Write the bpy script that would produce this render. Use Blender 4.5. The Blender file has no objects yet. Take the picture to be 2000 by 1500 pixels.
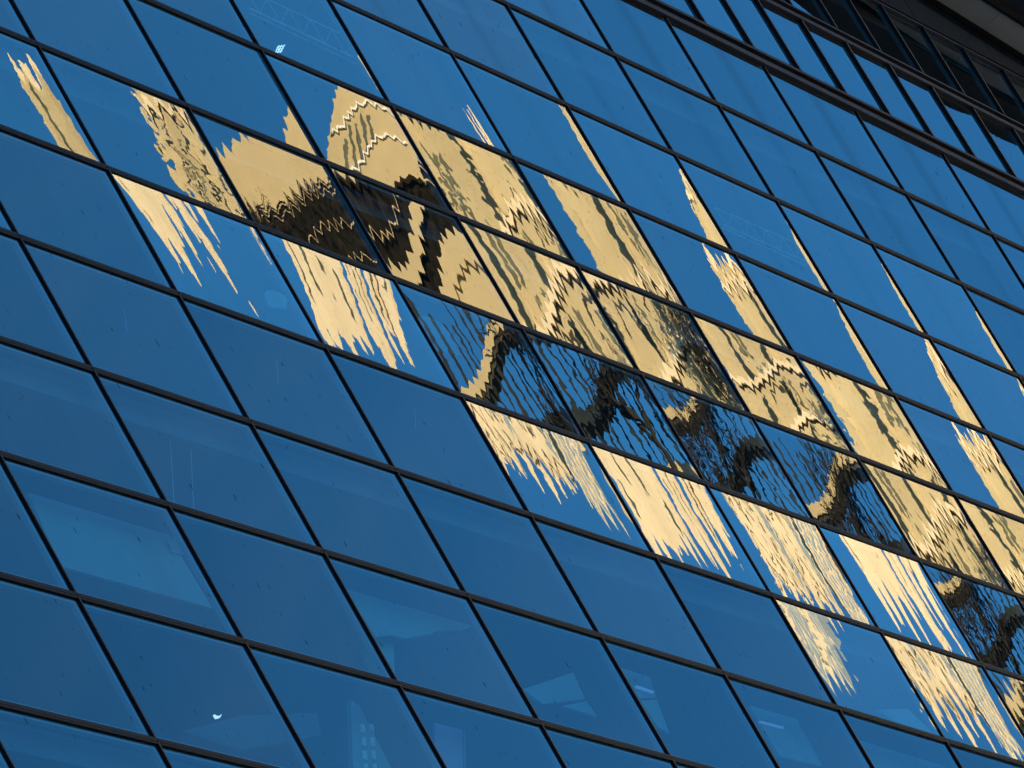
import bpy, bmesh, math, random
from mathutils import Vector, Matrix
random.seed(7)
S = bpy.context.scene
C = S.collection
R_ = math.radians

# ------------------------------------------------------------------ camera
# facade plane is y = 0, x runs along it, outside is -y.  One window bay is W wide, H tall.
W, H = 3.0, 1.4679
ZR0 = 37.5                                   # height of the big transom line
CAM = Vector((-55.419, -20.193, 1.735))
right = Vector((0.42981, -0.77227, -0.46783))
down = Vector((0.15787, 0.57443, -0.80319))
fwd = Vector((0.88901, 0.27136, 0.36881))
cd = bpy.data.cameras.new('camera')
cam = bpy.data.objects.new('camera', cd); C.objects.link(cam)
cd.sensor_width = 36.0; cd.sensor_fit = 'HORIZONTAL'
FPX = 14233.0
cd.lens = 36.0 * FPX / 2000.0
cd.clip_start = 0.5; cd.clip_end = 6000
m = Matrix((right, -down, -fwd)).transposed().to_4x4(); m.translation = CAM
cam.matrix_world = m
S.camera = cam

# ------------------------------------------------------------------ light
SUN_AZ = Vector((-0.55, 0.835)); SUN_EL = R_(20)
wd = bpy.data.worlds.new('World'); S.world = wd; wd.use_nodes = True
nt = wd.node_tree; nt.nodes.clear()
sky = nt.nodes.new('ShaderNodeTexSky'); sky.sky_type = 'NISHITA'; sky.sun_disc = False
sky.sun_elevation = SUN_EL; sky.sun_rotation = math.atan2(SUN_AZ.x, SUN_AZ.y)
sky.air_density = 1.0; sky.dust_density = 0.0; sky.ozone_density = 4.0
mul = nt.nodes.new('ShaderNodeMix'); mul.data_type = 'RGBA'; mul.blend_type = 'MULTIPLY'
mul.inputs[0].default_value = 1.0; mul.inputs[7].default_value = (0.26, 0.80, 1.0, 1)
bg = nt.nodes.new('ShaderNodeBackground'); bg.inputs[1].default_value = 0.081
wo = nt.nodes.new('ShaderNodeOutputWorld')
nt.links.new(sky.outputs[0], mul.inputs[6]); 
wtc = nt.nodes.new('ShaderNodeTexCoord'); wmp = nt.nodes.new('ShaderNodeMapping'); wmp.inputs['Scale'].default_value = (1, 1, 2.2)
wno = nt.nodes.new('ShaderNodeTexNoise'); wno.inputs['Scale'].default_value = 7.0; wno.inputs['Detail'].default_value = 6; wno.inputs['Distortion'].default_value = 0.4
wmr = nt.nodes.new('ShaderNodeMapRange'); wmr.inputs[1].default_value = 0.50; wmr.inputs[2].default_value = 0.80; wmr.inputs[4].default_value = 0.10
wmx = nt.nodes.new('ShaderNodeMix'); wmx.data_type = 'RGBA'; wmx.inputs[7].default_value = (2.6, 3.8, 5.0, 1)
nt.links.new(wtc.outputs['Generated'], wmp.inputs[0]); nt.links.new(wmp.outputs[0], wno.inputs['Vector']); nt.links.new(wno.outputs[0], wmr.inputs[0])
nt.links.new(wmr.outputs[0], wmx.inputs[0]); nt.links.new(mul.outputs[2], wmx.inputs[6]); nt.links.new(wmx.outputs[2], bg.inputs[0])
nt.links.new(bg.outputs[0], wo.inputs[0])
sl = bpy.data.lights.new('sun', 'SUN'); sl.energy = 5.0; sl.angle = R_(0.5); sl.color = (1.0, 0.85, 0.57)
so = bpy.data.objects.new('sun', sl); C.objects.link(so)
sd = Vector((SUN_AZ.x * math.cos(SUN_EL), SUN_AZ.y * math.cos(SUN_EL), math.sin(SUN_EL)))
so.rotation_euler = sd.to_track_quat('Z', 'Y').to_euler(); so.location = (0, 40, 120)
S.view_settings.view_transform = 'Standard'; S.view_settings.look = 'None'
S.view_settings.exposure = 1.36; S.view_settings.gamma = 1.0

# ------------------------------------------------------------------ helpers
def project(P):
    d = Vector(P) - CAM
    return (1000 + FPX * d.dot(right) / d.dot(fwd), 750 + FPX * d.dot(down) / d.dot(fwd))
def at(px, py, y):                            # the point of depth y (into the building) seen at a photo pixel
    d = fwd * FPX + right * (px - 1000) + down * (py - 750)
    t = (y - CAM.y) / d.y
    return CAM + d * t
def zr(r): return ZR0 - r * H
def mesh_obj(name, verts, faces, mat, parent=None, smooth=False):
    me = bpy.data.meshes.new(name); me.from_pydata([tuple(v) for v in verts], [], faces); me.update()
    me.materials.append(mat)
    if smooth: me.polygons.foreach_set('use_smooth', [True] * len(me.polygons))
    o = bpy.data.objects.new(name, me); C.objects.link(o)
    if parent: o.parent = parent
    return o
class MB:
    def __init__(s): s.v = []; s.f = []; s.T = None
    def add(s, vs, fs):
        n = len(s.v); s.v += [tuple(s.T @ Vector(v)) if s.T else tuple(v) for v in vs]; s.f += [[i + n for i in f] for f in fs]
    def box(s, x0, x1, y0, y1, z0, z1):
        s.add([(x0,y0,z0),(x1,y0,z0),(x1,y1,z0),(x0,y1,z0),(x0,y0,z1),(x1,y0,z1),(x1,y1,z1),(x0,y1,z1)],
              [[0,3,2,1],[4,5,6,7],[0,1,5,4],[1,2,6,5],[2,3,7,6],[3,0,4,7]])
    def prism(s, poly, y0, y1):               # poly in (x, z)
        n = len(poly)
        a = sum(poly[i][0]*poly[(i+1)%n][1]-poly[(i+1)%n][0]*poly[i][1] for i in range(n))
        if a < 0: poly = poly[::-1]
        s.add([(x,y0,z) for x,z in poly]+[(x,y1,z) for x,z in poly],
              [list(range(n)), list(range(2*n-1,n-1,-1))]+[[i,i+n,(i+1)%n+n,(i+1)%n] for i in range(n)])
    def tube(s, a, b, ra, rb, k=6):
        a, b = Vector(a), Vector(b); d = (b-a).normalized()
        u = d.orthogonal().normalized(); w = d.cross(u)
        vs = [p + (u*math.cos(2*math.pi*i/k)+w*math.sin(2*math.pi*i/k))*r for p, r in ((a,ra),(b,rb)) for i in range(k)]
        s.add(vs, [[i,(i+1)%k,(i+1)%k+k,i+k] for i in range(k)]+[list(range(k-1,-1,-1)), list(range(k,2*k))])
    def build(s, name, mat, parent=None, smooth=False): return mesh_obj(name, s.v, s.f, mat, parent, smooth)
def thing(name, label, cat, loc=(0,0,0), group=None):
    o = bpy.data.objects.new(name, None); C.objects.link(o); o.location = loc; o.empty_display_size = 0.5
    o['label'] = label; o['category'] = cat
    if group: o['group'] = group
    return o
def tag(o, label, cat, group=None):
    o['label'] = label; o['category'] = cat
    if group: o['group'] = group
    return o
def recenter(root, loc):
    """put the thing's Empty at its base without moving its parts"""
    loc = Vector(loc); root.location = loc
    for ch in root.children: ch.matrix_parent_inverse = Matrix.Translation(-loc)

# ------------------------------------------------------------------ materials
def mat(name, col, rough=0.7, metal=0.0, var=0.12, scale=3.0, stretch=(1,1,1), bump=0.0, emit=0, spec=0.15):
    M = bpy.data.materials.new(name); M.use_nodes = True; t = M.node_tree; b = t.nodes['Principled BSDF']
    tc = t.nodes.new('ShaderNodeTexCoord'); mp = t.nodes.new('ShaderNodeMapping'); mp.inputs['Scale'].default_value = stretch
    n = t.nodes.new('ShaderNodeTexNoise'); n.inputs['Scale'].default_value = scale; n.inputs['Detail'].default_value = 5
    cr = t.nodes.new('ShaderNodeValToRGB')
    cr.color_ramp.elements[0].position = 0.3; cr.color_ramp.elements[1].position = 0.7
    cr.color_ramp.elements[0].color = tuple(c*(1-var) for c in col)+(1,)
    cr.color_ramp.elements[1].color = tuple(min(1,c*(1+var)) for c in col)+(1,)
    t.links.new(tc.outputs['Object'], mp.inputs[0]); t.links.new(mp.outputs[0], n.inputs['Vector'])
    t.links.new(n.outputs[0], cr.inputs[0]); t.links.new(cr.outputs[0], b.inputs['Base Color'])
    b.inputs['Specular IOR Level'].default_value = spec; b.inputs['Roughness'].default_value = rough; b.inputs['Metallic'].default_value = metal
    if bump:
        bp = t.nodes.new('ShaderNodeBump'); bp.inputs['Strength'].default_value = bump; bp.inputs['Distance'].default_value = 0.05
        t.links.new(n.outputs[0], bp.inputs['Height']); t.links.new(bp.outputs[0], b.inputs['Normal'])
    if emit:
        b.inputs['Emission Color'].default_value = col+(1,) if len(col) == 3 else col
        b.inputs['Emission Strength'].default_value = emit
    return M
M_mull = mat('dark anodised metal', (0.006,0.005,0.009), 0.45, 0.0, 0.2, 2.0, (0.4,1,1))
M_tran = mat('brown purple metal', (0.009,0.006,0.010), 0.6, 0.0, 0.25, 2.5, (0.3,1,3))
M_beam = mat('dusty beam metal', (0.034,0.028,0.04), 0.6, 0.0, 0.35, 2.0, (0.4,1,4))
M_black = mat('black groove', (0.006,0.006,0.008), 0.8)
M_inner_grey = mat('ghost line and fitting grey', (0.30,0.31,0.33), 0.6)
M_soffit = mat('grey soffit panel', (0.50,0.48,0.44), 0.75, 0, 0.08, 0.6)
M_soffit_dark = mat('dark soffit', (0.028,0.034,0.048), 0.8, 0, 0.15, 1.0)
M_int_dark = mat('dark interior', (0.04,0.045,0.055), 0.9, 0, 0.2, 0.5)
M_int_ceil = mat('interior ceiling', (0.16,0.16,0.17), 0.9, 0, 0.1, 0.3)
M_panel = mat('white interior board', (0.34,0.42,0.37), 0.8, 0, 0.06, 2.0)
M_red = mat('rose banner', (0.75,0.40,0.45), 0.8, 0, 0.08, 2.0)
M_steel = mat('white painted steel', (0.7,0.72,0.72), 0.5)
def stone_mat(name, col, var=0.10, bw=2.4, bh=1.0):
    M = mat(name, col, 0.85, 0, var, 0.35, (1,1,0.3), 0.12); t = M.node_tree; b = t.nodes['Principled BSDF']
    src = b.inputs['Base Color'].links[0].from_socket
    tc = t.nodes.new('ShaderNodeTexCoord'); dt = t.nodes.new('ShaderNodeVectorMath'); dt.operation = 'DOT_PRODUCT'
    dt.inputs[1].default_value = (0.2917, 0.9565, 0); sp = t.nodes.new('ShaderNodeSeparateXYZ'); cb = t.nodes.new('ShaderNodeCombineXYZ')
    br = t.nodes.new('ShaderNodeTexBrick'); br.inputs['Scale'].default_value = 1.0
    br.inputs['Brick Width'].default_value = bw; br.inputs['Row Height'].default_value = bh; br.inputs['Mortar Size'].default_value = 0.022
    br.inputs['Color1'].default_value = (1,1,1,1); br.inputs['Color2'].default_value = (0.92,0.91,0.88,1); br.inputs['Mortar'].default_value = (0.74,0.70,0.64,1)
    mx = t.nodes.new('ShaderNodeMix'); mx.data_type = 'RGBA'; mx.blend_type = 'MULTIPLY'; mx.inputs[0].default_value = 1.0
    t.links.new(tc.outputs['Object'], dt.inputs[0]); t.links.new(tc.outputs['Object'], sp.inputs[0])
    t.links.new(dt.outputs['Value'], cb.inputs[0]); t.links.new(sp.outputs[2], cb.inputs[1]); t.links.new(cb.outputs[0], br.inputs['Vector'])
    t.links.new(src, mx.inputs[6]); t.links.new(br.outputs['Color'], mx.inputs[7]); t.links.new(mx.outputs[2], b.inputs['Base Color'])
    return M
M_stone = stone_mat('sunlit cream limestone', (0.57,0.45,0.25))
M_stone_pale = stone_mat('pale cream stone', (0.86,0.69,0.45), 0.10, 2.8, 1.3)
M_tan = mat('tan render', (0.54,0.41,0.215), 0.85, 0, 0.07, 0.5, (1,1,1))
M_slate = mat('dark slate roof', (0.012,0.010,0.006), 0.95, 0, 0.85, 3.0, (1,1,0.6), 0.3, spec=0.03)
M_win = mat('green grey window glass', (0.12,0.12,0.075), 0.35, 0, 0.3, 1.0)
M_line = mat('lead trim and shadow band', (0.055,0.05,0.033), 0.8, 0, 0.4, 2.0)
M_col = mat('dark steel and shaded slab', (0.024,0.030,0.030), 0.6, 0, 0.3, 1.5)
M_greyblue = mat('blue grey cladding', (0.30,0.36,0.40), 0.6, 0, 0.1, 1.0)
M_white = mat('white painted ornament', (0.9,0.85,0.75), 0.7)
M_bark = mat('bare tree bark', (0.022,0.018,0.014), 0.9, 0, 0.4, 6.0)
M_ground = mat('grey paving', (0.16,0.155,0.15), 0.85, 0, 0.25, 0.4, (1,1,1), 0.1)
M_roof = mat('roof membrane', (0.12,0.12,0.12), 0.9)

def glass_material():
    M = bpy.data.materials.new('reflective curtain wall glass'); M.use_nodes = True
    t = M.node_tree; t.nodes.clear(); L = t.links.new
    def nd(k, **kw):
        n = t.nodes.new('ShaderNode'+k)
        for a, v in kw.items(): setattr(n, a, v)
        return n
    def math_(op, a, b=None, c=None):
        n = nd('Math', operation=op)
        for i, x in enumerate((a, b, c)):
            if x is None: continue
            if isinstance(x, (int, float)): n.inputs[i].default_value = x
            else: L(x, n.inputs[i])
        return n.outputs[0]
    def attr(nm):
        n = nd('Attribute', attribute_name=nm); return n
    sl = attr('slope'); rp = attr('ripple'); pu = attr('pane')
    s1 = nd('SeparateXYZ'); L(sl.outputs['Vector'], s1.inputs[0])
    s2 = nd('SeparateXYZ'); L(rp.outputs['Vector'], s2.inputs[0])
    s3 = nd('SeparateXYZ'); L(pu.outputs['Vector'], s3.inputs[0])
    u, v, seed = s3.outputs[0], s3.outputs[1], s3.outputs[2]
    def noise(su, sv, off, detail=2.0):
        c = nd('CombineXYZ'); L(math_('MULTIPLY', u, su), c.inputs[0]); L(math_('MULTIPLY', v, sv), c.inputs[1])
        L(math_('MULTIPLY_ADD', seed, 7.31, off), c.inputs[2])
        n = nd('TexNoise'); n.inputs['Scale'].default_value = 1.0; n.inputs['Detail'].default_value = detail
        L(c.outputs[0], n.inputs['Vector']); return n.outputs[0]
    # roller wave of the toughened glass: ridges run up the pane
    warp = noise(4.0, 0.5, 1.7)
    ph = math_('ADD', math_('MULTIPLY', u, 11.5), math_('MULTIPLY', warp, 2.2))
    tri = math_('PINGPONG', ph, 0.5)
    tri = math_('MULTIPLY_ADD', tri, 4.0, -1.0)
    amp = math_('MULTIPLY_ADD', noise(5.0, 1.2, 9.1), 2.4, -0.35)
    w1 = math_('MULTIPLY', tri, amp)
    w2 = math_('MULTIPLY_ADD', noise(26.0, 1.4, 4.4, 3.0), 3.0, -1.5)
    w3 = math_('MULTIPLY_ADD', noise(3.0, 0.6, 14.4, 1.0), 2.0, -1.0)
    w = math_('ADD', math_('ADD', w1, math_('MULTIPLY', w2, 0.8)), w3)
    nx = math_('MULTIPLY_ADD', w, s2.outputs[0], s1.outputs[0])
    nz = math_('MULTIPLY_ADD', w, s2.outputs[1], s1.outputs[1])
    wx = math_('MULTIPLY', math_('MULTIPLY_ADD', noise(14.0, 9.0, 21.0, 2.0), 2.0, -1.0), s2.outputs[2])
    nx = math_('ADD', nx, wx)
    cn = nd('CombineXYZ'); L(nx, cn.inputs[0]); cn.inputs[1].default_value = -1.0; L(nz, cn.inputs[2])
    nn = nd('VectorMath', operation='NORMALIZE'); L(cn.outputs[0], nn.inputs[0])
    gl = nd('BsdfGlossy'); gl.inputs['Roughness'].default_value = 0.0; gl.inputs['Color'].default_value = (0.97,0.98,1.0,1)
    L(nn.outputs[0], gl.inputs['Normal'])
    tr = nd('BsdfTransparent'); tr.inputs['Color'].default_value = (0.42,0.72,0.86,1)
    # Schlick reflectance from the true face normal
    ge = nd('NewGeometry'); dp = nd('VectorMath', operation='DOT_PRODUCT')
    L(ge.outputs['True Normal'], dp.inputs[0]); L(ge.outputs['Incoming'], dp.inputs[1])
    cosv = math_('ABSOLUTE', dp.outputs['Value'])
    sch = math_('POWER', math_('SUBTRACT', 1.0, cosv), 5.0)
    wn = nd('TexWhiteNoise', noise_dimensions='1D'); L(seed, wn.inputs['W'])
    fac = math_('MINIMUM', math_('MULTIPLY_ADD', sch, 1.22, 0.085), 0.93)
    fac = math_('MULTIPLY_ADD', wn.outputs['Value'], 0.05, fac)
    mx = nd('MixShader'); L(fac, mx.inputs[0]); L(tr.outputs[0], mx.inputs[1]); L(gl.outputs[0], mx.inputs[2])
    # dirt: small specks and short runs of dried rain
    tc = nd('TexCoord')
    mp = nd('Mapping'); mp.inputs['Scale'].default_value = (10.0, 1.0, 4.2); L(tc.outputs['Object'], mp.inputs[0])
    d1 = nd('TexNoise'); d1.inputs['Scale'].default_value = 1.6; d1.inputs['Detail'].default_value = 3; L(mp.outputs[0], d1.inputs['Vector'])
    r1 = nd('ValToRGB'); r1.color_ramp.elements[0].position = 0.685; r1.color_ramp.elements[1].position = 0.715
    L(d1.outputs[0], r1.inputs[0])
    mp2 = nd('Mapping'); mp2.inputs['Scale'].default_value = (3.0, 1.0, 0.25); L(tc.outputs['Object'], mp2.inputs[0])
    d2 = nd('TexNoise'); d2.inputs['Scale'].default_value = 1.0; d2.inputs['Detail'].default_value = 4; L(mp2.outputs[0], d2.inputs['Vector'])
    film = math_('MULTIPLY', math_('SMOOTH_MIN', math_('MAXIMUM', math_('SUBTRACT', d2.outputs[0], 0.45), 0.0), 0.3, 0.05), 0.10)
    st = attr('stain')
    dirt = math_('ADD', math_('ADD', math_('MULTIPLY', r1.outputs[0], 0.75), film), st.outputs['Fac'])
    df = nd('BsdfDiffuse'); df.inputs['Color'].default_value = (0.05,0.042,0.04,1)
    m2 = nd('MixShader'); L(dirt, m2.inputs[0]); L(mx.outputs[0], m2.inputs[1]); L(df.outputs[0], m2.inputs[2])
    out = nd('OutputMaterial'); L(m2.outputs[0], out.inputs[0])
    return M
M_glass = glass_material()

# ------------------------------------------------------------------ the street of buildings mirrored in the glass
FC = at(1000, 750, 0.0)                        # middle of the facade
D0 = Vector((fwd.x, -fwd.y, fwd.z)).normalized()
LDIST = 160.0
KS = 0.8                                         # city unit in metres
P0 = FC + D0 * LDIST
dh = Vector((D0.x, D0.y, 0)).normalized()       # away from the glass
UP = Vector((0, 0, 1))
EX = dh.cross(UP)                               # lateral; flipped below so that + is right/up in the mirrored picture
def mirror_px(P): return project((P.x, -P.y, P.z))
if mirror_px(P0 + EX)[0] < mirror_px(P0)[0]: EX = -EX
def city(X, Z, depth=0.0): return P0 + (EX * X + UP * Z + dh * depth) * KS
CITY = Matrix((( EX.x*KS, dh.x*KS, 0, P0.x), (EX.y*KS, dh.y*KS, 0, P0.y), (0, 0, KS, P0.z), (0, 0, 0, 1)))   # local (X, depth, Z)
GZ = -P0.z / KS                                       # ground in city coordinates
OFFX = 0.0
def CB():
    b = MB(); b.T = CITY @ Matrix.Translation((OFFX, 0, 0)); return b

# ---- pane programme: for a pane (bay, row): X left, X right, Z at the corners tl tr bl br, ripple (m), s-curve (m), X drift down the pane
PANES = {
 (0,4): (-52.7,-43.7, 15,13.5,5.5,3.5, 1.2,0,0),
 (1,4): (-13.2,9.3, 9.0,6.6,7.6,0.0, 0.7,0.8,0.8),
 (2,3): (16.5,21.6, 13,8.0,9.9,1.8, 0.25,0.2,0),
 (2,4): (20.2,26.5, 6.9,1.6,-1.2,-6.5, 0.5,0.6,0),
 (3,3): (-17.8,-7.0, 6.6,4.0,1.0,-3.4, 0.16,0.9,4.0),
 (3,4): (-10.5,-5.0, -1.1,-6.3,-5.6,-10.6, 0.22,0.8,0),
 (4,3): (3.2,9.8, 5.2,2.6,0.8,-2.9, 0.4,0.9,0),
 (4,4): (2.0,9.5, 4.0,-0.2,-0.2,-4.6, 0.32,0.65,0),
 (5,3): (-1.4,4.6, 5.0,4.3,0.7,-1.2, 0.8,0.5,0),
 (5,4): (3,13.0, -0.1,-3.2,-4.6,-8.6, 0.35,0.55,0),
 (6,3): (-5.5,3.2, 11,8.0,7,0.5, 0.7,0.3,0),
 (6,4): (0.3,9.5, 4.2,1.2,-3.6,-7.6, 0.3,0.8,0),
 (7,4): (-0.2,4.7, 5.0,4.2,0.3,-2.0, 0.4,0.8,0),
 (3,2): (-10,-0.35, 9,6.5,8,2, 0.5,0,0.9),
 (5,2): (-9.4,0.45, 9,5.8,8,1, 0.45,0,-0.1),
 (6,2): (-9.2,0.9, 11,7.4,8.5,2.5, 0.8,0,2.7),
 (7,2): (-10,0.05, 9,6.5,8,2, 0.5,0,1.2),
 (8,2): (-10,0.05, 9,6.5,8,2, 0.5,0,1.2),
 (9,2): (-10,0.05, 9,6.5,8,2, 0.5,0,1.2),
 (7,3): (-9.4,0.55, 9,5.8,8,1, 0.5,0,1.2),
 (8,3): (-8.4,1.6, 11,7.6,8.5,1.5, 1.0,0,2.0),
 (9,3): (-9.4,0.6, 9,6.5,8,2, 0.6,0,0.9),
 (4,2): (-60.0,-42.4, 18,14.5,12.6,10.6, 1.0,0,0),
 (8,4): (-4.3,3.8, 11,7.6,3.4,1.0, 0.7,0,0),
 (9,4): (-5,1.5, 9,7,5,3, 0.8,0,0.6),
 (8,5): (1,8, 5,2,-2,-5, 0.7,0.8,0),
 (9,5): (1,8, 5,2,-2,-5, 0.7,0.8,0),
 (7,5): (2.5,11, 3.6,0.8,-1.4,-5, 0.5,0.6,0),
 (3,5): (-42,-32, 5.7,-2.8,-2.3,-10.8, 0.22,0.8,0),
 (4,5): (-37,-28.5, -3,-9.9,-11,-17.9, 0.22,1.0,0),
 (5,5): (-26.5,-37, 1.2,-6.3,-8.8,-16.3, 0.25,1.1,0),
 (6,5): (-25.5,-36, 4.9,-2.1,-3.1,-10.1, 0.22,0.7,0),
 (7,6): (-26.5,-38, 0.5,-7.5,-9.5,-17.5, 0.25,0.8,0),
 (8,6): (-32,-26, -2,-8,-8,-13, 0.5,0.8,0),
 (1,5): (-82.2,-62.2, -1.5,0.3,2.6,3.0, 1.2,0,-3),
 (2,5): (-81.8,-65.8, -6.0,-3.0,1.6,2.4, 1.0,0,3),
 (3,6): (-60.8,-46.5, -4,-2,3.6,3.2, 1.0,0.3,0),
 (4,6): (-80.5,-67.5, -7,-3.0,1.6,2.2, 1.3,0,0),
 (5,6): (-63.5,-47.4, -9,-7,0.3,2.2, 1.2,0.8,0),
 (6,6): (-83.8,-67.5, -3,-0.5,1.2,1.8, 1.2,0.3,0),
 (5,7): (-48.75,-46.3, -3,2.0,3.2,4.0, 1.1,0,0.6),
 (6,7): (-60,-46.5, -5,-2,1.9,2.6, 1.1,0.3,0),
 (7,7): (-39,-31, 0,-8,-5,-13, 0.5,0.8,0),
}

RX = {(1,4): 0.010, (4,3): 0.0025, (5,4): 0.002, (6,4): 0.002, (4,5): 0.0014, (5,5): 0.0022, (6,5): 0.0016, (7,6): 0.002, (7,4): 0.0016, (8,5): 0.0018, (5,6): 0.0016, (3,6): 0.0014}   # sideways shiver
# ------------------------------------------------------------------ the glass building
bld = thing('glass_building', 'dark framed glass office facade mirroring blue sky and sunlit cream stone buildings', 'building')
def slope_for(p, T):
    n = (T - p).normalized() - (p - CAM).normalized()
    return n.x / -n.y, n.z / -n.y
def make_pane(name, c0, c1, r0, r1, prog, ridx, inset=0.02, N=20, stain=None):
    x0, x1 = c0*W + inset, c1*W - inset
    z1, z0 = zr(r0) - inset, zr(r1) + inset
    vs, fs, slo, rip, pan, stn = [], [], [], [], [], []
    rnd = random.Random(ridx); wob = 1.7 if name == 'upper_window' else 1.0
    t1, t2, k1, k2 = rnd.gauss(0,1), rnd.gauss(0,1), rnd.gauss(0,1), rnd.gauss(0,1)
    pc = Vector(((x0+x1)/2, 0, (z0+z1)/2)); di = (pc-CAM).normalized(); df_ = Vector((di.x, -di.y, di.z))
    hit = CITY.inverted() @ (pc + df_ * (LDIST / df_.dot(D0)))
    s0 = slope_for(pc, city(hit.x - 1.0, max(hit.z, 18.0)))
    for j in range(N+1):
        for i in range(N+1):
            u, v = i/N, j/N
            p = Vector((x0+(x1-x0)*u, 0, z1+(z0-z1)*v)); vs.append(p)
            if prog:
                Xl, Xr, a, b, c_, d_, rz, sc, xd = prog; rx = RX.get((c0, r0), 0.001)
                X = Xl+(Xr-Xl)*u + xd*(v-0.5) + 0.12*(Xr-Xl)*math.sin(math.pi*v)*(u-0.5)
                Z = (a*(1-u)+b*u)*(1-v)+(c_*(1-u)+d_*u)*v + sc*math.sin(2*math.pi*(u+0.08*(v-0.5)))
                s = slope_for(p, city(X, Z)); s2 = slope_for(p, city(X, Z+1.0))
                slo.append((s[0], s[1], 0)); rip.append(((s2[0]-s[0])*rz, (s2[1]-s[1])*rz, rx))
            else:
                s = (s0[0]+0.003*t1*wob+0.006*k1*wob*(u-0.5), s0[1]+0.003*t2*wob+0.006*k2*wob*(v-0.5)+(0.004*math.sin(5*u+k1)*(wob-1)*0.5))
                slo.append((s[0], s[1], 0)); rip.append((0.0002, 0.0008, 0.0004))
            pan.append((u, v, ridx))
            e = 0.0
            if stain: e = stain(u, v)
            stn.append(e)
    for j in range(N):
        for i in range(N):
            a = j*(N+1)+i; fs.append((a, a+N+1, a+N+2, a+1))
    o = mesh_obj(name, vs, fs, M_glass, bld, True)
    me = o.data
    for nm, dat in (('slope', slo), ('ripple', rip), ('pane', pan)):
        at_ = me.attributes.new(nm, 'FLOAT_VECTOR', 'POINT'); at_.data.foreach_set('vector', [q for d in dat for q in d])
    at_ = me.attributes.new('stain', 'FLOAT', 'POINT'); at_.data.foreach_set('value', stn)
    return o
def make_ghost_frame(c0, c1, r0, r1, parent, wv=0.07, inset=0.02):  # inner frame, coloured pale to imitate ghost reflections along the pane edges
    x0, x1, z1, z0 = c0*W+inset, c1*W-inset, zr(r0)-inset, zr(r1)+inset
    b = MB()
    b.box(x0, x0+wv, 0.012, 0.055, z0, z1); b.box(x1-wv, x1, 0.012, 0.055, z0, z1)
    b.box(x0+wv, x1-wv, 0.012, 0.055, z1-wv*0.8, z1); b.box(x0+wv, x1-wv, 0.012, 0.055, z0, z0+wv*0.8)
    return b.build('frame', M_inner_grey, parent)
def in_view(c0, c1, r0, r1, pad=0):
    n = 8
    for i in range(n+1):
        for j in range(n+1):
            x, y = project(((c0+(c1-c0)*i/n)*W, 0, zr(r0+(r1-r0)*j/n)))
            if -pad <= x <= 2000+pad and -pad <= y <= 1500+pad: return True
    return False
LOOK = {
 (0,4): 'window mirroring zigzag cream fingers', (1,4): 'window mirroring a slim grey and cream tower', (2,4): 'window mirroring a tan gable and zigzag dark roof',
 (3,3): 'window mirroring a rounded tan gable', (3,4): 'window mirroring a dark roof and curved tan ledge', (4,3): 'window mirroring cream wall with olive windows',
 (4,4): 'window mirroring cream wall with a curved ledge and its dark shadow line', (5,3): 'window mirroring cream wall beside blue sky streaks', (3,5): 'window mirroring dark columns and a zigzag tan slab edge',
 (4,5): 'window mirroring bare branches and a dark slab', (1,5): 'window mirroring hanging cream streaks', (2,5): 'window mirroring cream piers with blue gaps',
 (6,3): 'window mirroring a cream tower edge against sky', (8,4): 'window mirroring a wide cream tower edge', (6,4): 'window mirroring cream wall with an arched dark line',
}
nw = 0; extra = []
for r in range(0, 13):
    for c in range(-8, 18):
        if not in_view(c, c+1, r, r+1, 1400): continue
        st = None
        if r <= 2 and c >= 4:
            k = (0.5 if r == 0 else 0.3 if r == 1 else 0.12)
            cx = 0.52 + 0.05*random.uniform(-1,1)
            st = (lambda u, v, k=k, cx=cx: 0.42*k*math.exp(-((u-cx)/0.055)**2))
        o = make_pane('window', c, c+1, r, r+1, PANES.get((c, r)), (c+10)*17+r, stain=st, N=20 if (c, r) in PANES else 10)
        if not in_view(c, c+1, r, r+1):
            extra.append(o); continue
        nw += 1
        if (c, r) in LOOK: o['label'] = LOOK[(c, r)]
        make_ghost_frame(c, c+1, r, r+1, o)
print('WINDOWS', nw, 'extra', len(extra))
# narrow windows above the big transom
HU = [(-1.0, 0.0), (-1.92, -1.0)]
nc = 0
for (ra, rb) in HU:
    for k in range(8, 36):
        c = k*0.5
        if not in_view(c, c+0.5, ra, rb, 900): continue
        o = make_pane('upper_window', c, c+0.5, ra, rb, None, k*13+int(ra*10)+500, inset=0.025, N=8)
        make_ghost_frame(c, c+0.5, ra, rb, o, 0.05, 0.025); nc += 1
print('UPPER', nc)
# dark spandrel glass under the eaves
M_span = mat('dark spandrel glass', (0.012,0.016,0.024), 0.12, 0, 0.2, 0.5)
def roof_r(c): return -2.46 + (c-12.41)*0.139
for c in range(6, 18):
    b = MB(); x0, x1 = c*W+0.012, (c+1)*W-0.012
    b.prism([(x0, zr(-1.92)+0.05), (x1, zr(-1.92)+0.05), (x1, zr(roof_r(c+1))), (x0, zr(roof_r(c)))], -0.01, 0.05)
    b.build('spandrel_panel', M_span, bld)
X0, X1 = -8*W, 18*W
# mullions
for c in range(-6, 18):
    if not in_view(c-0.02, c+0.02, 0, 12, 1400): continue
    b = MB(); b.box(c*W-0.013, c*W+0.013, -0.022, 0.012, zr(13), zr(0)-0.14); b.build('mullion', M_mull, bld)
# transoms: butt between mullions visually, one bar per row
for r in range(1, 13):
    b = MB(); b.box(X0, X1, -0.019, 0.012, zr(r)-0.036, zr(r)+0.032)
    b.box(X0, X1, -0.022, -0.0195, zr(r)-0.012, zr(r)+0.012)
    b.build('transom', M_tran, bld)
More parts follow.
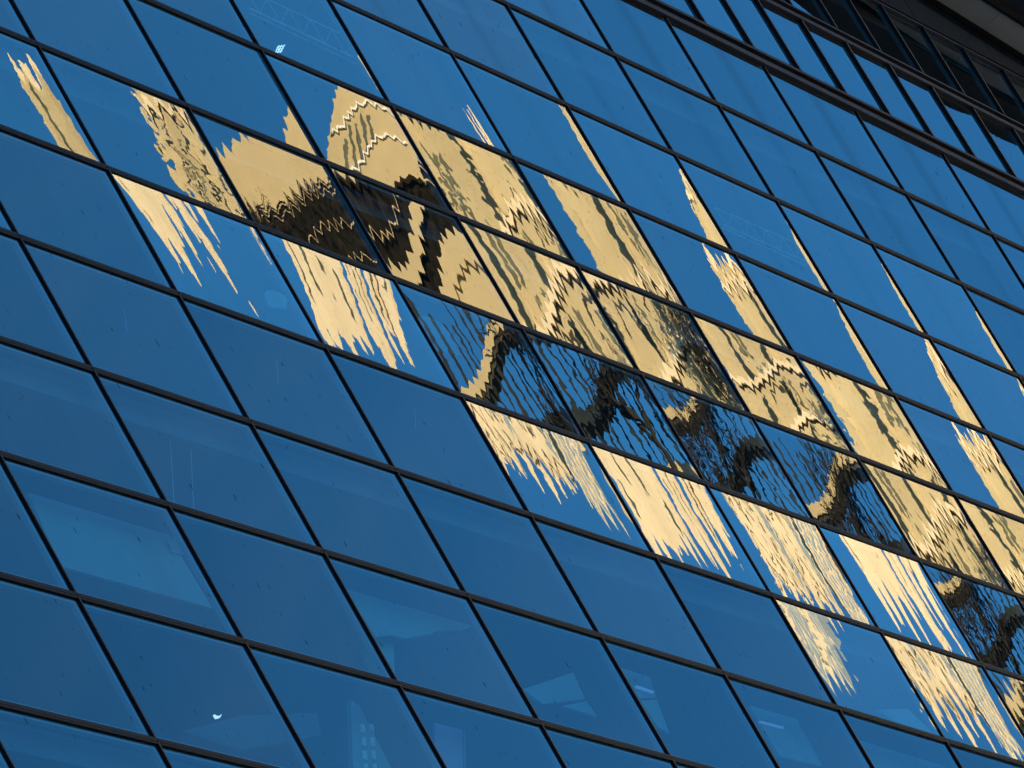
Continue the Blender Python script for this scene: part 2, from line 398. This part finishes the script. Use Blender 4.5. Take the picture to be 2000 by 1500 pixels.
# big transom beams at the foot of the upper windows
for r, s in ((0, 1.0), (-1.0, 0.85), (-1.92, 0.35)):
    b = MB()
    b.box(X0, X1, -0.05, 0.012, zr(r)-0.13*s, zr(r)-0.045*s)
    b.box(X0, X1, -0.065, 0.012, zr(r)+0.045*s, zr(r)+0.075*s)
    b.box(X0, X1, -0.04, 0.012, zr(r)+0.078*s, zr(r)+0.14*s)
    o = b.build('beam', M_beam, bld)
    g = MB(); g.box(X0, X1, -0.012, 0.011, zr(r)-0.042*s, zr(r)+0.042*s); g.build('groove', M_black, o)
# fins between the narrow windows
for (ra, rb) in HU:
    for k in range(8, 37):
        c = k*0.5
        if not in_view(c-0.02, c+0.02, ra, rb, 900): continue
        b = MB(); b.box(c*W-0.025, c*W+0.025, -0.04, 0.012, zr(rb)+0.13, zr(ra)-0.13*(0.85 if ra == -1.0 else 0.35))
        b.box(c*W-0.045, c*W-0.027, -0.02, 0.0, zr(rb)+0.14, zr(ra)-0.14*(0.85 if ra == -1.0 else 0.35))
        b.build('fin', M_mull, bld)
# sloping roof overhang
def roof_z(x): return zr(roof_r(x/W))
def sheared(y0, y1, za, zb, name, m_, xa=4*W, xb=18*W):
    vs = []
    for x in (xa, xb):
        for y in (y0, y1):
            for dz in (za, zb): vs.append((x, y, roof_z(x)+dz))
    return mesh_obj(name, vs, [[0,1,3,2],[4,6,7,5],[0,4,5,1],[2,3,7,6],[0,2,6,4],[1,5,7,3]], m_, bld)
PS = 0.45
for k in range(12):
    xa, xb = (6+k)*W+0.008, (7+k)*W-0.008
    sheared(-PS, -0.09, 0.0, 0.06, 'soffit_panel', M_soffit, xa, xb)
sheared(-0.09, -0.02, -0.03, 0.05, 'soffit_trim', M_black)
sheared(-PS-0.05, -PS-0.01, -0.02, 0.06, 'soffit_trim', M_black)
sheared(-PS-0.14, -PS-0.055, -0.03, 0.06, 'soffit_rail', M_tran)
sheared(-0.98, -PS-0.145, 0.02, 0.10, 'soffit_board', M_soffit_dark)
sheared(-0.98, 14.0, 0.12, 0.5, 'roof', M_roof)
# body behind the glass
b = MB(); b.box(X0, X1, 13.8, 14.1, 0, zr(-2.0)); b.build('back_wall', M_int_dark, bld)
b = MB(); b.box(X0-0.3, X0, 0.1, 14.1, 0, zr(-2.0)); b.build('side_wall', M_int_dark, bld)
b = MB(); b.box(X1, X1+0.3, 0.1, 14.1, 0, zr(-2.6)); b.build('side_wall', M_int_dark, bld)
b = MB(); b.box(X0, X1, 5.5, 5.7, 0.2, zr(-2.0)); b.build('core_wall', M_int_dark, bld)
for k, r in enumerate((-2.0, 1, 4, 7, 10, 13)):
    b = MB(); b.box(X0, X1, 0.22, 5.45, zr(r)-0.25, zr(r)+0.05); b.build('floor_slab', M_int_ceil, bld)
b = MB(); b.box(X0, X1, -0.04, 0.2, 0.0, zr(13)); b.build('base_wall', M_span, bld)
if extra:
    vs, fs = [], []
    # panes beyond the picture stay plain parts but joined: nobody sees them in the photograph
    import itertools
    acc = {'slope': [], 'ripple': [], 'pane': [], 'stain': []}
    for o in extra:
        n0 = len(vs); vs += [tuple(v.co) for v in o.data.vertices]; fs += [[i+n0 for i in p.vertices] for p in o.data.polygons]
        for nm in ('slope', 'ripple', 'pane'):
            buf = [0.0]*(3*len(o.data.vertices)); o.data.attributes[nm].data.foreach_get('vector', buf); acc[nm] += buf
        buf = [0.0]*len(o.data.vertices); o.data.attributes['stain'].data.foreach_get('value', buf); acc['stain'] += buf
        me = o.data; bpy.data.objects.remove(o); bpy.data.meshes.remove(me)
    o = mesh_obj('outer_glazing', vs, fs, M_glass, bld, True); o['kind'] = 'stuff'
    for nm in ('slope', 'ripple', 'pane'):
        o.data.attributes.new(nm, 'FLOAT_VECTOR', 'POINT').data.foreach_set('vector', acc[nm])
    o.data.attributes.new('stain', 'FLOAT', 'POINT').data.foreach_set('value', acc['stain'])

# ------------------------------------------------------------------ ground
g = mesh_obj('ground', [(-2500,-2500,0),(2500,-2500,0),(2500,2500,0),(-2500,2500,0)], [[0,1,2,3]], M_ground); g['kind'] = 'structure'

# ------------------------------------------------------------------ mirrored buildings (they stand across the square, facing the glass)
def windows(root, rects, dep=0.18, m_=None, name='window'):
    for (x0, x1, z0, z1) in rects:
        b = CB(); b.box(x0, x1, -0.012-dep*0.0, 0.02, z0, z1); b.build(name, m_ or M_win, root)
# 1 the stone tower
st = thing('stone_tower', 'tall cream stone tower with slit windows and ledges over dark shadow lines facing the glass', 'building')
b = CB(); b.box(0, 16, 0.0, 12, GZ, 7.0)
b.box(0.0, 0.7, -0.25, 0.0, GZ, 7.0)
b.build('wall', M_stone, st)
for x in (3.0, 6.6, 10.1, 13.2):  # ribs added so that their cast shadows break up the wall
    for (za, zb) in ((-0.35,5.3),(-4.7,-1.4),(-14,-5.9)):
        b = CB(); b.box(x, x+0.34, -0.6, -0.0, za, zb); b.build('shadow_buttress', M_stone, st)
b = CB()
for k in range(9):
    x = 0.2+k*1.95; b.prism([(x,7.0),(x+0.55,7.0),(x+0.5,8.0),(x+0.28,9.0+0.4*(k%2)),(x+0.05,8.0)], 0.1, 0.9)
b.box(0, 16, -0.3, 0.3, 6.9, 7.25)
b.build('parapet', M_stone_pale, st)
for z, h in ((5.4,0.45),(-0.9,0.5),(-5.4,0.6)):
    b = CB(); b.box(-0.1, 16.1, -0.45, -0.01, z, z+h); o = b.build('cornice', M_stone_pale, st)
    b = CB(); b.box(0.75, 16.05, -0.10, -0.012, z-0.2, z-0.01); b.build('shadow_course', M_line, o)  # dark-coloured strip painted in to deepen the ledge's shadow line
rnd = random.Random(3); rects = []
x = 3.5
while x < 15.2:                                  # grouped tall windows, some blank bays between them
    n_ = rnd.choice((1,2,3,4)); wv = rnd.choice((0.14,0.24,0.38))
    za, zb = 1.0+rnd.uniform(-.4,.6), 4.1+rnd.uniform(-1.0,.6)
    low = rnd.random() < 0.55; top_ = rnd.random() < 0.8
    for i in range(n_):
        if top_: rects.append((x, x+wv, za, zb))
        if low: rects.append((x, x+wv, -4.4+rnd.uniform(-.3,.3), -1.9+rnd.uniform(-.5,.3)))
        if rnd.random() < 0.35: rects.append((x, x+wv, -8.6, -6.7))
        x += wv+0.17
    x += rnd.uniform(0.7,1.7)
for i in range(44):                              # small square lights scattered over the lower storeys
    x = 4.0+rnd.uniform(0, 11.6); z = rnd.choice((-6.6,-7.5,-9.2,-0.2,0.35))
    rects.append((x, x+0.22, z-0.3, z+0.1))
windows(st, rects)
for xa in (5.0, 9.5):                            # arched openings with dark surrounds
    b = CB(); pts = [(xa+1.1*math.cos(a), -2.6+1.1*math.sin(a)) for a in [math.pi*i/14 for i in range(15)]]
    pts += [(xa+0.86*math.cos(a), -2.6+0.86*math.sin(a)) for a in [math.pi*i/14 for i in range(14,-1,-1)]]
    b.prism(pts, -0.09, -0.03); b.build('arch_trim', M_line, st)
recenter(st, city(8, GZ, 6))
# 2 the gabled hall
gh = thing('gabled_hall', 'tan hall with a rounded gable above a dark slate roof facing the glass', 'building')
b = CB(); b.box(-20.5, -4.2, 0.6, 14, GZ, -7.5); b.box(-20.5,-4.2,0.3,0.6,-8.2,-7.0); b.build('wall', M_tan, gh)
b = CB(); pts = [(-15.8,-1)]+[(-11.3+4.5*math.cos(a)*1.0, 1.8+4.0*math.sin(a)**0.8) for a in [math.pi-math.pi*i/24 for i in range(25)]]+[(-6.8,-1)]
b.prism(pts, 1.5, 9); b.build('gable', M_tan, gh)
b = CB(); b.add([(-20.5,0.3,-7.2),(-4.2,0.3,-7.2),(-4.2,3.2,1.2),(-20.5,3.2,1.2),(-20.5,9,-7.2),(-4.2,9,-7.2)], [[0,1,2,3],[3,2,5,4],[0,3,4],[1,5,2]])
b.build('roof', M_slate, gh)
for (z, h, d) in ((1.15,0.14,3.0),(0.45,0.10,2.7),(-0.6,0.12,2.35),(-3.4,0.09,1.4),(-5.6,0.8,0.55)):
    b = CB(); b.box(-20.5, -4.2, d-0.25, d, z, z+h); b.build('ridge', M_tan, gh)
for k in range(5):
    b = CB(); x = -14.2+k*0.75; b.box(x, x+0.3, 1.42, 1.49, 1.7, 3.0+0.25*(k%2)); b.build('window', M_win, gh)
for z0 in (3.6, 1.45):
    b = CB(); b.box(-15.2,-7.4,1.30,1.49,z0,z0+0.14); b.build('moulding', M_white, gh)
recenter(gh, city(-12, GZ, 7))
# 3 open frame block
OFFX = -62.0
of = thing('open_frame_block', 'open concrete frame of dark columns and tan slabs with sky behind', 'building')
for (z0, z1, m_) in ((-2.6,-1.7,M_tan),(-9.5,-8.5,M_col),(-17.5,-16.6,M_tan),(-30,-29,M_tan),(-44,-43,M_tan)):  # the dark slab has shadow put into its colour
    b = CB(); b.box(19.5, 38, 0.0, 3.0, z0, z1); b.build('slab', m_, of)
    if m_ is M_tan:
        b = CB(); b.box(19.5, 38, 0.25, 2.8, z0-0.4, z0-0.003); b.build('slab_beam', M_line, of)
rnd = random.Random(11); x = 19.7
while x < 37.6:
    wv = rnd.choice((0.1,0.14,0.2,0.32))
    b = CB(); b.box(x, x+wv, 0.4, 0.9, GZ, 4.5+rnd.uniform(-3,1)); b.build('column', M_col, of)
    x += wv+rnd.uniform(0.3,0.95)
recenter(of, city(29-62, GZ, 1.5))
# 4 pale office
OFFX = -100.0
po = thing('pale_office', 'pale stone office with small square windows and a stepped skyline', 'building')
b = CB()
sk = [(38.6,1.0),(40.5,1.8),(42.3,1.2),(44.0,2.0),(45.5,1.1),(47,1.6),(49.4,0.6),(50.6,1.5),(52.0,0.2)]
b.box(38.4, 52.0, 0.0, 10, GZ, -0.2)
for (xa, h) in sk: b.prism([(xa,-0.2),(xa+0.65,-0.2),(xa+0.6,h*0.6),(xa+0.33,h),(xa+0.05,h*0.6)] if xa < 51.5 else [(xa-0.6,-0.2),(xa,-0.2),(xa-0.3,h)], 0.05, 0.8)
b.build('wall', M_stone_pale, po)
for xa in (43.2, 47.6, 50.2):
    if xa < 49: b = CB(); b.box(xa, xa+0.7, -0.03, 0.01, -14, -1.0-0.4*(xa%2)); b.build('glazed_strip', M_greyblue, po)
rects = []
for i in range(11):
    for j in range(8):
        if rnd.random() < 0.62 and not any(abs(38.95+i*1.02-q) < 0.75 for q in (43.3, 47.7)):
            x = 38.95+i*1.02; rects.append((x, x+0.34, -1.7-j*1.35, -1.05-j*1.35))
windows(po, rects)
for z in (-0.55,-3.2,-7.4):
    b = CB(); b.box(38.3, 48.9, -0.35, -0.035, z, z+0.16); b.build('string_course', M_stone_pale, po)
b = CB(); b.box(38.3, 49.0, -0.5, -0.04, -9.3, -8.5); b.build('ledge', M_tan, po)
b = CB(); b.box(49.3, 52.2, -0.9, 0.0, GZ, 1.6); b.build('annex', M_greyblue, po)
for k in range(9):
    b = CB(); b.box(49.25, 52.25, -0.97, -0.905, 1.0-k*1.3, 1.32-k*1.3); b.build('annex_band', M_stone_pale, po)
for k in range(5):
    b = CB(); b.box(49.35+k*0.62, 49.55+k*0.62, -0.94, -0.903, -12, 1.0); b.build('annex_pier', M_stone_pale, po)
recenter(po, city(45-100, GZ, 5))
# 5 the pier screen
OFFX = -136.0
ps = thing('pier_screen', 'row of tall cream stone piers with sky showing between them', 'building')
x = 55.4; rnd = random.Random(5)
while x < 67:
    wv = rnd.choice((0.3,0.6,1.1,1.6)); h = 1.6+rnd.uniform(-1.3,0.7)
    b = CB(); b.prism([(x,GZ),(x+wv,GZ),(x+wv,h-0.8),(x+wv*0.5,h),(x,h-0.8)], 0.0, 0.9); o = b.build('pier', M_stone_pale, ps)
    if wv > 0.4:
        b = CB(); b.box(x+wv*0.55, x+wv*0.75, -0.015, 0.01, -5+rnd.uniform(-1,1), -2+rnd.uniform(-1,1)); b.build('slot', M_win, o)
    x += wv+rnd.choice((0.0,0.0,0.35,0.75))
b = CB(); b.box(55.4, 67, 0.2, 0.8, GZ, -9.0); b.build('wall', M_stone, ps)
recenter(ps, city(61-136, GZ, 0.5))
# bare trees on the roof terrace in front of the frame block
OFFX = -62.0
terr = CB(); terr.box(30.5, 38.5, -3.2, -0.6, GZ, -20.0); o = terr.build('terrace_block', M_stone)
tag(o, 'low cream terrace block carrying bare trees in front of the open frame', 'building')
def bare_tree(seed, X, depth, zb, h, label):
    rn = random.Random(seed); root = thing('bare_tree', label, 'tree', city(X+OFFX, zb, depth), 'bare trees on roof terraces')
    bt = CB(); bb = CB()
    def grow(p, d, L, r, lev, B):
        q = p + d*L
        B.tube(p, q, r, r*0.7, 5)
        if lev == 0: return
        for k in range(3 if lev > 1 else 4):
            nd_ = (d + Vector((rn.uniform(-1,1), rn.uniform(-0.5,0.5), rn.uniform(-0.35,0.8)))*0.85).normalized()
            grow(q if k else p+d*L*0.7, nd_, L*rn.uniform(0.6,0.85), r*0.6, lev-1, bb)
    grow(Vector((X,depth,zb)), Vector((0,0,1)), h*0.28, h*0.022, 5, bt)
    a = bt.build('trunk', M_bark, root); b2 = bb.build('crown', M_bark, root)
    for q in (a, b2): q.matrix_parent_inverse = Matrix.Translation(-root.location)
bare_tree(1, 32.0, -1.8, -20.0, 19.0, 'wide bare tree with curling branches on the terrace')
bare_tree(2, 34.6, -2.2, -20.0, 23.0, 'tallest bare tree on the cream terrace block')
bare_tree(4, 37.2, -1.6, -20.0, 17.0, 'shortest bare tree at the end of the terrace')
OFFX = 0.0
gd = CB(); gd.box(10.8, 17.0, -4.0, -0.8, GZ, -14.0)
tag(gd.build('garden_block', M_tan), 'low tan block with a planted roof in front of the cream stone tower', 'building')
bare_tree(6, 12.6, -2.4, -14.0, 12.5, 'bare tree on the planted roof before the cream stone tower')
bare_tree(9, 15.0, -2.6, -14.0, 16.0, 'taller bare tree beside the right end of the cream stone tower')
# 6 slim tower and slate hall
OFFX = 0.0
sm = thing('slim_tower', 'slim cream stone tower ending in three pointed pinnacles', 'building')
b = CB(); b.box(-46.2, -44.3, 0.3, 2.2, GZ, 10.5); b.build('wall', M_stone, sm)
for x, w_, h in ((-46.2,0.45,12.6),(-45.5,0.5,13.2),(-44.8,0.5,12.2)):
    b = CB(); b.prism([(x,10.5),(x+w_,10.5),(x+w_*0.8,h-1),(x+w_*0.5,h),(x+w_*0.2,h-1)], 0.35, 1.0); b.build('pinnacle', M_stone_pale, sm)
b = CB(); b.box(-45.6,-45.35,0.27,0.32,3.0,9.5); b.build('slot', M_win, sm)
recenter(sm, city(-45.2, GZ, 1.2))
sh = thing('slate_hall', 'hall with a smooth tan barrel gable over a black slate roof', 'building')
b = CB(); b.box(19.6, 30, 0.6, 14, GZ, -7.5); b.box(19.6, 30, 0.3, 0.6, -8.2, -7.0); b.build('wall', M_tan, sh)
b = CB(); b.prism([(19.7,-1)]+[(19.7+10*t/20, 3.2+3.4*math.sin(math.pi*(0.12+0.76*t/20))**1.0) for t in range(21)]+[(29.7,-1)], 2.9, 9); b.build('gable', M_tan, sh)
b = CB(); b.add([(19.6,0.3,-7.2),(30,0.3,-7.2),(30,2.8,1.2),(19.6,2.8,1.2),(19.6,9,-7.2),(30,9,-7.2)], [[0,1,2,3],[3,2,5,4],[0,3,4],[1,5,2]]); b.build('roof', M_slate, sh)
for (z, h, d) in ((0.75,0.10,2.55),(0.15,0.08,2.35),(-2.4,0.10,1.6),(-5.2,0.10,0.8)):
    b = CB(); b.box(19.6, 30, d-0.16, d, z, z+h); b.build('ridge', M_tan, sh)
recenter(sh, city(25, GZ, 7))

# ------------------------------------------------------------------ things inside the rooms, seen faintly through the glass
def board(name, poly, y, m_, label, cat, th=0.03, group=None):
    pts = [at(px, py, y) for px, py in poly]
    b = MB(); b.prism([(p.x, p.z) for p in pts], y, y+th); o = b.build(name, m_)
    return tag(o, label, cat, group)
board('display_board', [(55,962),(330,1045),(415,1188),(118,1106)], 0.35, M_panel, 'large pale board with a hook behind the lower left glass', 'board')
board('hook', [(326,1048),(352,1056),(365,1083),(336,1080),(328,1062)], 0.33, M_inner_grey, 'small grey hook at the top right corner of the large pale board', 'hook', 0.012)
board('display_board', [(670,1149),(922,1222),(905,1230),(850,1232),(845,1238),(790,1247),(765,1240),(735,1244)], 0.35, M_panel, 'pointed pale board with ragged lower edge above the column', 'board')
board('display_stand', [(733,1248),(768,1246),(772,1330),(755,1290)], 0.5, M_panel, 'short pale column below the pointed board', 'column', 0.2)
board('display_board', [(1022,1346),(1120,1313),(1143,1365),(1060,1375)], 0.35, M_panel, 'pale wedge shaped board above a narrow gap', 'board')
board('display_board', [(1098,1379),(1145,1369),(1167,1400)], 0.35, M_panel, 'small triangular pale board below the wedge board', 'board')
board('room_screen', [(1212,1304),(1270,1322),(1282,1362),(1250,1364)], 0.4, M_panel, 'pale partition with a blue strip lamp near its top', 'partition')
board('room_screen', [(1252,1368),(1283,1366),(1308,1432),(1285,1420)], 0.4, M_panel, 'narrow pale partition under the blue strip lamp', 'partition')
board('room_screen', [(1464,1378),(1556,1404),(1606,1496),(1524,1478)], 0.4, M_panel, 'pale partition behind the violet strip lamp', 'partition')
board('room_screen', [(1712,1386),(1772,1384),(1834,1440),(1770,1424)], 0.4, M_panel, 'pale partition in the corner right of the violet lamp', 'partition')
board('room_screen', [(1660,1440),(1850,1498),(1720,1520)], 0.4, M_panel, 'faint pale partition along the bottom edge of the glass', 'partition')
board('display_board', [(355,1428),(470,1398),(618,1392),(628,1436),(470,1466)], 1.2, M_int_ceil, 'long grey board behind the small bright lamp', 'board')
o = board('model_tower', [(685,1366),(703,1380),(764,1500),(690,1512)], 0.45, M_panel, 'white lattice tower model standing inside the glass', 'model', 0.05)
b = MB()
for k in range(4):
    for j in range(2):
        cx, cy = 703+j*17+k*2, 1414+k*26
        pts = [at(x, y, 0.44) for x, y in ((cx,cy),(cx+8,cy+2),(cx+9,cy+19),(cx+1,cy+17))]
        b.prism([(p.x,p.z) for p in pts], 0.43, 0.449)
b.build('opening', M_white, o)
board('banner', [(850,1412),(903,1425),(905,1530),(848,1530)], 0.4, M_red, 'rose coloured banner hanging inside the lower glass', 'banner')
board('banner_post', [(906,1426),(909,1427),(911,1530),(907,1530)], 0.4, M_inner_grey, 'thin grey post beside the rose banner', 'post', 0.02)
for i, (x0, y0, x1, y1) in enumerate(((331,832,340,985),(371,842,378,992),(243,605,248,650),(540,700,543,748),(810,800,812,838))):
    a_, b_ = at(x0,y0,0.3), at(x1,y1,0.3); b = MB(); b.tube(a_, b_, 0.004, 0.004)
    tag(b.build('hanging_wire', M_steel), ('longest thin wire hanging behind the left glass','thin wire hanging just right of the longest wire','thin wire in the pane above the long wires','thin wire below the hanging cream streaks','thin wire under the cream piers')[i], 'wire')
M_lamp = mat('lit lamp', (1.0,0.97,0.85), 0.5, emit=0.55)
M_lampb = mat('lit violet lamp', (0.35,0.55,1.0), 0.5, emit=0.12)
b = MB()
for i in range(3):
    for j in range(3):
        cx, cy = 538+i*5.2+j*2.5, 102-i*0.6-j*5.2
        pts = [at(x, y, 0.3) for x, y in ((cx,cy),(cx+2.6,cy-0.5),(cx+4.0,cy-3.4),(cx+1.3,cy-2.9))]
        b.prism([(p.x,p.z) for p in pts], 0.3, 0.32)
tag(b.build('grid_lamp', M_lamp), 'small bright grid lamp under the ceiling truss', 'lamp')
board('spot_lamp', [(419,1395),(423,1402),(430,1401),(434,1394),(429,1398),(424,1398)], 0.3, M_lamp, 'tiny bright spot lamp above the long grey board', 'lamp', 0.02)
board('strip_lamp', [(1243,1338),(1278,1350),(1277,1353),(1243,1342)], 0.36, M_lampb, 'thin blue strip lamp on the pale partition', 'lamp', 0.02)
board('strip_lamp', [(1484,1407),(1530,1419),(1531,1422),(1484,1410)], 0.36, M_lampb, 'thin violet strip lamp on the rightmost pale partition', 'lamp', 0.02)
def truss(x0, y0, x1, y1, dx, dy, n, label):
    b = MB(); R0 = 0.008
    P = lambda t, s_: at(x0+(x1-x0)*t+dx*s_, y0+(y1-y0)*t+dy*s_, 0.6)
    b.tube(P(0,0), P(1,0), R0, R0); b.tube(P(0,1), P(1,1), R0*1.6, R0*1.6); b.tube(P(0,1.25), P(1,1.3), R0, R0)
    for k in range(n):
        b.tube(P(k/n,0), P((k+0.5)/n,1), R0*0.6, R0*0.6); b.tube(P((k+0.5)/n,1), P((k+1)/n,0), R0*0.6, R0*0.6)
    return tag(b.build('ceiling_truss', M_steel), label, 'truss')
truss(478,-22,690,78, 8,38, 5, 'pale lattice ceiling truss beside the grid lamp')
truss(1395,405,1560,478, 12,32, 5, 'faint lattice ceiling truss behind the middle right glass')
def disc(cx, cy, r1, y, label, a0=0, a1=360):
    c0 = at(cx, cy, y); b = MB(); pts = [(c0.x+r1*1.9*math.cos(R_(a)), c0.z+r1*math.sin(R_(a))) for a in range(a0, a1, 15)]
    if a1-a0 < 360: pts.append((c0.x, c0.z))
    b.prism(pts, y, y+0.03); return tag(b.build('round_shade', M_panel), label, 'lamp shade')
disc(560, 604, 0.22, 0.4, 'pale quarter round shade at the end of the cream streaks', 60, 200)
disc(858, 655, 0.24, 0.5, 'pale round shade beside the mirrored dark columns')
